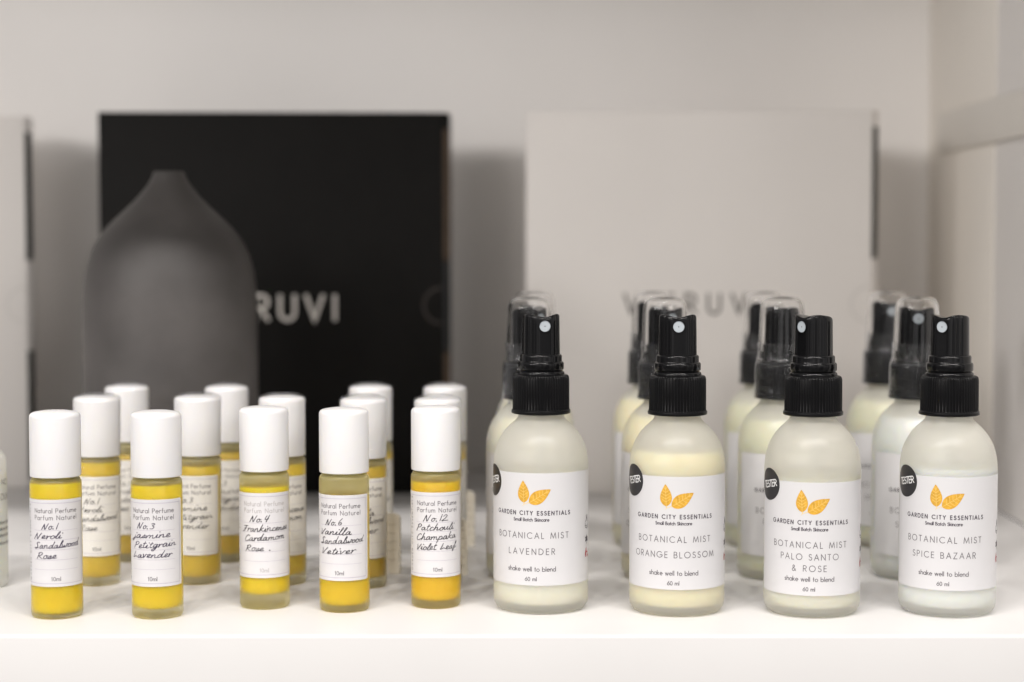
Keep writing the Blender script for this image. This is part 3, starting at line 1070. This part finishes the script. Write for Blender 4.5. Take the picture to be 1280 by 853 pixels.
def leaf_shape(x0, y0, x1, y1, bulge, n=18):
    """pointed leaf from its stalk (x0, y0) to its tip (x1, y1)"""
    dx, dy = x1 - x0, y1 - y0
    l = math.hypot(dx, dy)
    ux, uy = dx / l, dy / l
    left, right = [], []
    for i in range(n + 1):
        t = i / n
        w = bulge * (math.sin(PI * t ** 0.8)) ** 0.85 * (1 - 0.25 * t)
        cxp, cyp = x0 + dx * t, y0 + dy * t
        left.append((cxp - uy * w, cyp + ux * w))
        right.append((cxp + uy * w, cyp - ux * w))
    return left + right[-2:0:-1], (ux, uy, l)


def emblem():
    c = cyl(RB, 0.09)
    out, veins = [], []
    for k, (x0, y0, x1, y1, b) in enumerate(((-2.9, 45.9, -3.3, 54.9, 2.7), (-0.7, 45.9, 8.1, 51.4, 2.95))):
        sh, (ux, uy, l) = leaf_shape(x0, y0, x1, y1, b)
        out.append(polygon_patch(sh, c, 0.03 + 0.004 * k))
        veins.append([(x0 - ux * .4, y0 - uy * .4), (x0 + ux * l * .9, y0 + uy * l * .9)])
        for i in range(5):
            t = 0.2 + 0.14 * i
            for s in (-1, 1):
                bx, by = x0 + ux * l * t, y0 + uy * l * t
                w = b * 0.72 * math.sin(PI * min(1, t + .12))
                veins.append([(bx, by), (bx + ux * 1.1 - s * uy * w, by + uy * 1.1 + s * ux * w)])
    stalk = [[(-2.7, 46.0), (-2.8, 45.3), (-3.4, 44.7)], [(-0.7, 46.3), (-1.8, 45.6), (-2.8, 45.3)]]
    return (mesh_from('leaf_print', *join(*out), smooth=False),
            mesh_from('leaf_veins', *join(ribbons(veins, 0.13, c, 0.05), ribbons(stalk, 0.16, c, 0.04)), smooth=False))


emblem_me, vein_me = emblem()


def side_marks():
    """small emblems printed near the label's right edge"""
    c = cyl(RB, 0.09)
    u = RB * R(84)
    bunny = [catmull([(u - 1.4, 35.2), (u - 1.6, 36.6), (u - .6, 37.2), (u - .3, 39.4), (u + .1, 37.3), (u + .7, 39.2), (u + .7, 37.1), (u + 1.6, 36.2), (u + 1.2, 35.0), (u, 34.6), (u - 1.4, 35.2)]),
             arc(u + 0.1, 35.9, 2.2, 2.1, 200, 340, 10)]
    sp = []
    for k in range(5):
        a = R(90 + (k - 2) * 58)
        sp.append(polygon_patch(leaf_shape(u, 29.3, u + 1.9 * math.cos(a), 29.3 + 1.9 * math.sin(a), 0.62)[0], c, 0.03 + 0.003 * k, 3))
    dark = join(ribbons(bunny, 0.28, c, 0.03), *sp, ribbons([[(u, 29.3), (u, 27.2)]], 0.3, c, 0.05))
    red = join(polygon_patch(leaf_shape(u - 1.4, 22.0, u - 0.3, 26.2, 0.8)[0], c, 0.03, 3),
               ribbons([catmull([(u - 1.2, 22.4), (u + .2, 24.2), (u + 1.6, 23.4), (u + .6, 22.2), (u + 2.2, 22.6)])], 0.45, c, 0.05))
    return mesh_from('side_emblem', *dark, smooth=False), mesh_from('red_mark', *red, smooth=False)


dark_mark_me, red_mark_me = side_marks()


def mist_print(kind):
    c = cyl(RB, 0.09)
    bold = shift(set_text('GARDEN CITY ESSENTIALS', 1.55, 33.0), 0, 41.0)
    small = shift(set_text('Small Batch Skincare', 1.25, 14.8), 0, 38.5)
    rows = {'lavender': [('BOTANICAL MIST', 31.6, 31.5), ('LAVENDER', 19.6, 25.0)],
            'orange': [('BOTANICAL MIST', 31.6, 31.5), ('ORANGE BLOSSOM', 35.4, 25.3)],
            'palo': [('BOTANICAL MIST', 31.6, 31.6), ('PALO SANTO', 24.0, 26.8), ('& ROSE', 13.8, 22.2)],
            'spice': [('BOTANICAL MIST', 31.6, 31.5), ('SPICE BAZAAR', 26.4, 25.3)]}[kind]
    light = []
    for w, wid, z in rows:
        light += shift(set_text(w, 2.35, wid), 0, z)
    light += shift(set_text('shake well to blend', 1.75, 20.2), 0, 18.2)
    light += shift(set_text('60 ml', 1.5, 4.7), 0, 14.3)
    return (mesh_from('mist_brand', *join(ribbons(bold, 0.34, c, 0.03), ribbons(small, 0.25, c, 0.03)), smooth=False),
            mesh_from('mist_lettering', *ribbons(light, 0.27, c, 0.03), smooth=False))


MISTP = {k: mist_print(k) for k in ('lavender', 'orange', 'palo', 'spice')}


def sticker_meshes():
    c = cyl(RB, 0.0)
    out = [(6.5 * math.cos(2 * PI * i / 48), 6.5 * math.sin(2 * PI * i / 48)) for i in range(48)]
    v, f = polygon_patch(out, c, 0.20, 8)
    n = len(v)
    rim = [c(x, y, 0.05) for x, y in out]
    last = n - 48
    f = f + [(last + i, n + i, n + (i + 1) % 48, last + (i + 1) % 48) for i in range(48)]
    disc = mesh_from('sticker', v + rim, f)
    tx = shift(set_text('TESTER', 2.6, 9.2), 0.35, -1.15, R(0))
    tx = shift(tx, 0, 0, R(11))
    txt = mesh_from('sticker_lettering', *ribbons(tx, 0.36, c, 0.23), smooth=False)
    return disc, txt


STK = sticker_meshes()
_mc = {}


def spray(label, group, kind, x, y, theta, label_dz, liquid, level, nozzle, tester=None, tester_z=54, capped=False, var=0):
    t = thing('spray_bottle', label, 'bottle', (x, y, 0), facing(x, y), group)
    if level not in _mc:
        (gv, gf), _ = mist_glass(level)
        _mc[level] = (mesh_from('mist_glass', gv, gf, angle=60), mesh_from('mist_liquid', *mist_liquid(level), angle=60))
    g, l = _mc[level]
    part('glass_body', g, M['glass_mist'], t)
    part('liquid', l, liquid, t)
    part('dip_tube', tube_me, M['tube'], t)
    lab = part('paper_label', mist_label_me, M['gloss_paper'], t, R(theta), (0, 0, label_dz))
    a, b = MISTP[kind]
    part('brand_lettering', a, M['print_dark'], lab)
    part('lettering', b, M['print'], lab)
    part('leaf_emblem', emblem_me, M['gold'], lab)
    part('leaf_veins', vein_me, M['vein'], lab)
    part('side_emblem', dark_mark_me, M['print_dark'], lab)
    part('red_mark', red_mark_me, M['red'], lab)
    if tester is not None:
        s = part('tester_sticker', STK[0], M['sticker'], t, R(tester), (0, 0, tester_z))
        part('lettering', STK[1], M['sticker_print'], s)
    part('screw_closure', closure_me, M['black_ribs'], t)
    part('collar', collar_me, M['black'], t)
    h = part('pump_head', head_me, M['black'], t, R(nozzle))
    part('nozzle', nozzle_me, M['nozzle'], h)
    part('nozzle_hole', hole_me, M['hole'], h)
    part('nozzle_rim', rim_me, M['black'], h)
    if capped:
        part('overcap', overcap_me, M['overcap'], t)
        part('shrink_band', band_me[var % 3], M['band'], t, R(57 * var))
    return t


H1, H2, H3 = 'tester spray bottles in the front row', 'capped spray bottles in the middle row', 'capped spray bottles in the back row'
Q = 'frosted glass spray bottle with black pump and round tester sticker, labelled '
spray(Q + 'LAVENDER', H1, 'lavender', *stand(676, 770, 18.6), -12, 0.0, M['mist_clear'], 57.2, 13, -74, 53.6)
spray(Q + 'ORANGE BLOSSOM', H1, 'orange', *stand(845.5, 773, 18.6), -4, -0.8, M['mist_yellow'], 66.0, 3, -63, 54.4)
spray(Q + 'PALO SANTO & ROSE', H1, 'palo', *stand(1014, 774.5, 18.6), -3, -2.8, M['mist_clear'], 56.6, -43, -60.5, 53)
spray(Q + 'SPICE BAZAAR', H1, 'spice', *stand(1183, 774, 18.6), -4.6, -0.8, M['mist_white'], 60.0, -27, -57.5, 54.2)
Q2 = 'frosted spray bottle with clear overcap standing directly behind the '
spray(Q2 + 'LAVENDER tester', H2, 'lavender', *at_depth(662, 824), -8, -1, M['mist_clear'], 72.0, 45, capped=True, var=0)
spray(Q2 + 'ORANGE BLOSSOM tester', H2, 'orange', *at_depth(831.5, 824), -6, -1, M['mist_yellow'], 72.5, 26, capped=True, var=1)
spray(Q2 + 'PALO SANTO tester', H2, 'palo', *at_depth(977.5, 826), 13, -1, M['mist_green'], 71.0, 75, capped=True, var=2)
spray(Q2 + 'SPICE BAZAAR tester', H2, 'spice', *at_depth(1146, 826), 14, -1, M['mist_white'], 72.0, 5, capped=True, var=3)
Q3 = 'blurred frosted spray bottle, last in the column behind the '
spray(Q3 + 'LAVENDER tester', H3, 'lavender', *at_depth(668, 912), 0, -1, M['mist_clear'], 72.0, 20, capped=True, var=4)
spray(Q3 + 'ORANGE BLOSSOM tester', H3, 'orange', *at_depth(815.5, 912), 4, -1, M['mist_yellow'], 72.5, 30, capped=True, var=5)
spray(Q3 + 'PALO SANTO tester', H3, 'palo', *at_depth(955, 912), 12, -1, M['mist_green'], 71.0, 80, capped=True, var=6)
spray(Q3 + 'SPICE BAZAAR tester', H3, 'spice', *at_depth(1109.5, 912), 8, -1, M['mist_green'], 72.0, 16, capped=True, var=7)


# ================================================================== SMALL CARDS
def paper_card(label, px, d, w, h, yaw):
    x, y = at_depth(px, d)
    V, Fc = [], []
    rc = 3.0
    out = [(-w / 2, 0), (w / 2, 0)] + [(w / 2 - rc + rc * math.cos(R(a)), h - rc + rc * math.sin(R(a))) for a in range(0, 91, 15)] + \
          [(-w / 2 + rc + rc * math.cos(R(a)), h - rc + rc * math.sin(R(a))) for a in range(90, 181, 15)]
    n = len(out)
    for q in (-1.6, 1.6):
        V += [(a, q, b) for a, b in out]
    Fc = [tuple(range(n)), tuple(reversed(range(n, 2 * n)))] + [(i, i + n, (i + 1) % n + n, (i + 1) % n) for i in range(n)]
    t = thing('paper_card', label, 'card', (x, y, 0.1), yaw, 'cream cards among the perfume bottles')
    obj('card_body', mesh_from('card_body', V, Fc, smooth=False), M['card'], t)
    rd = random.Random(int(px))
    st = []
    for k in range(5):
        z = h - 5 - k * 4.0
        st.append(catmull([(-w / 2 + 1.5 + i * (w - 3) / 9, z + rd.uniform(-.5, .6)) for i in range(10)]))
    obj('faint_lines', mesh_from('faint_lines', *ribbons(st, 0.35, flat(-1.6), 0.06), smooth=False), M['vein_card'], t)
    return t


M['vein_card'] = mat('faint_card_print', (0.62, 0.56, 0.46), 0.7)
paper_card('small cream card with rounded corner standing right of the No.6 bottles', 488, 830, 8.5, 27.5, R(-12))
paper_card('small cream card peeping out beside the No.12 bottle, nearer of two', 577, 826, 4.8, 25.5, R(8))
paper_card('blurred cream card farther back beside the No.12 bottle', 586, 905, 5.5, 27.5, R(-6))

# ================================================================== BOTTLE CUT BY THE LEFT EDGE
bx, by = at_depth(-28, 800)
t = thing('frosted_bottle', 'pale bottle with cream cap almost wholly cut off by left photo edge', 'bottle', (bx, by, 0), facing(bx, by))
obj('glass_body', lathe('edge_glass', [(0, 0.2), (10, 0), (11, 0.6), (11.5, 2), (11.5, 54), (11.0, 57), (9.6, 59), (8, 60), (0, 60)], 48), M['glass_mist'], t)
obj('liquid', lathe('edge_liquid', [(0, 4), (8.8, 4), (9.6, 6), (9.6, 50), (0, 50)], 40), M['mist_white'], t)
obj('cap', lathe('edge_cap', [(8, 60.5), (8.3, 60.1), (8.4, 61), (8.3, 93), (7.8, 95), (6, 96), (0, 96.2)], 48), M['cream'], t)
c = cyl(11.5, 0.06)
st = shift(set_text('NO', 2.4), 11.5 * R(62), 45) + shift(set_text('DUN', 2.6), 11.5 * R(64), 38.5) + \
    sum([shift(set_text('nature land', 1.4), 11.5 * R(60), z) for z in (28, 25.2, 22.4, 19)], [])
obj('lettering', mesh_from('edge_lettering', *ribbons(st, 0.3, c, 0.03), smooth=False), M['print'], t)
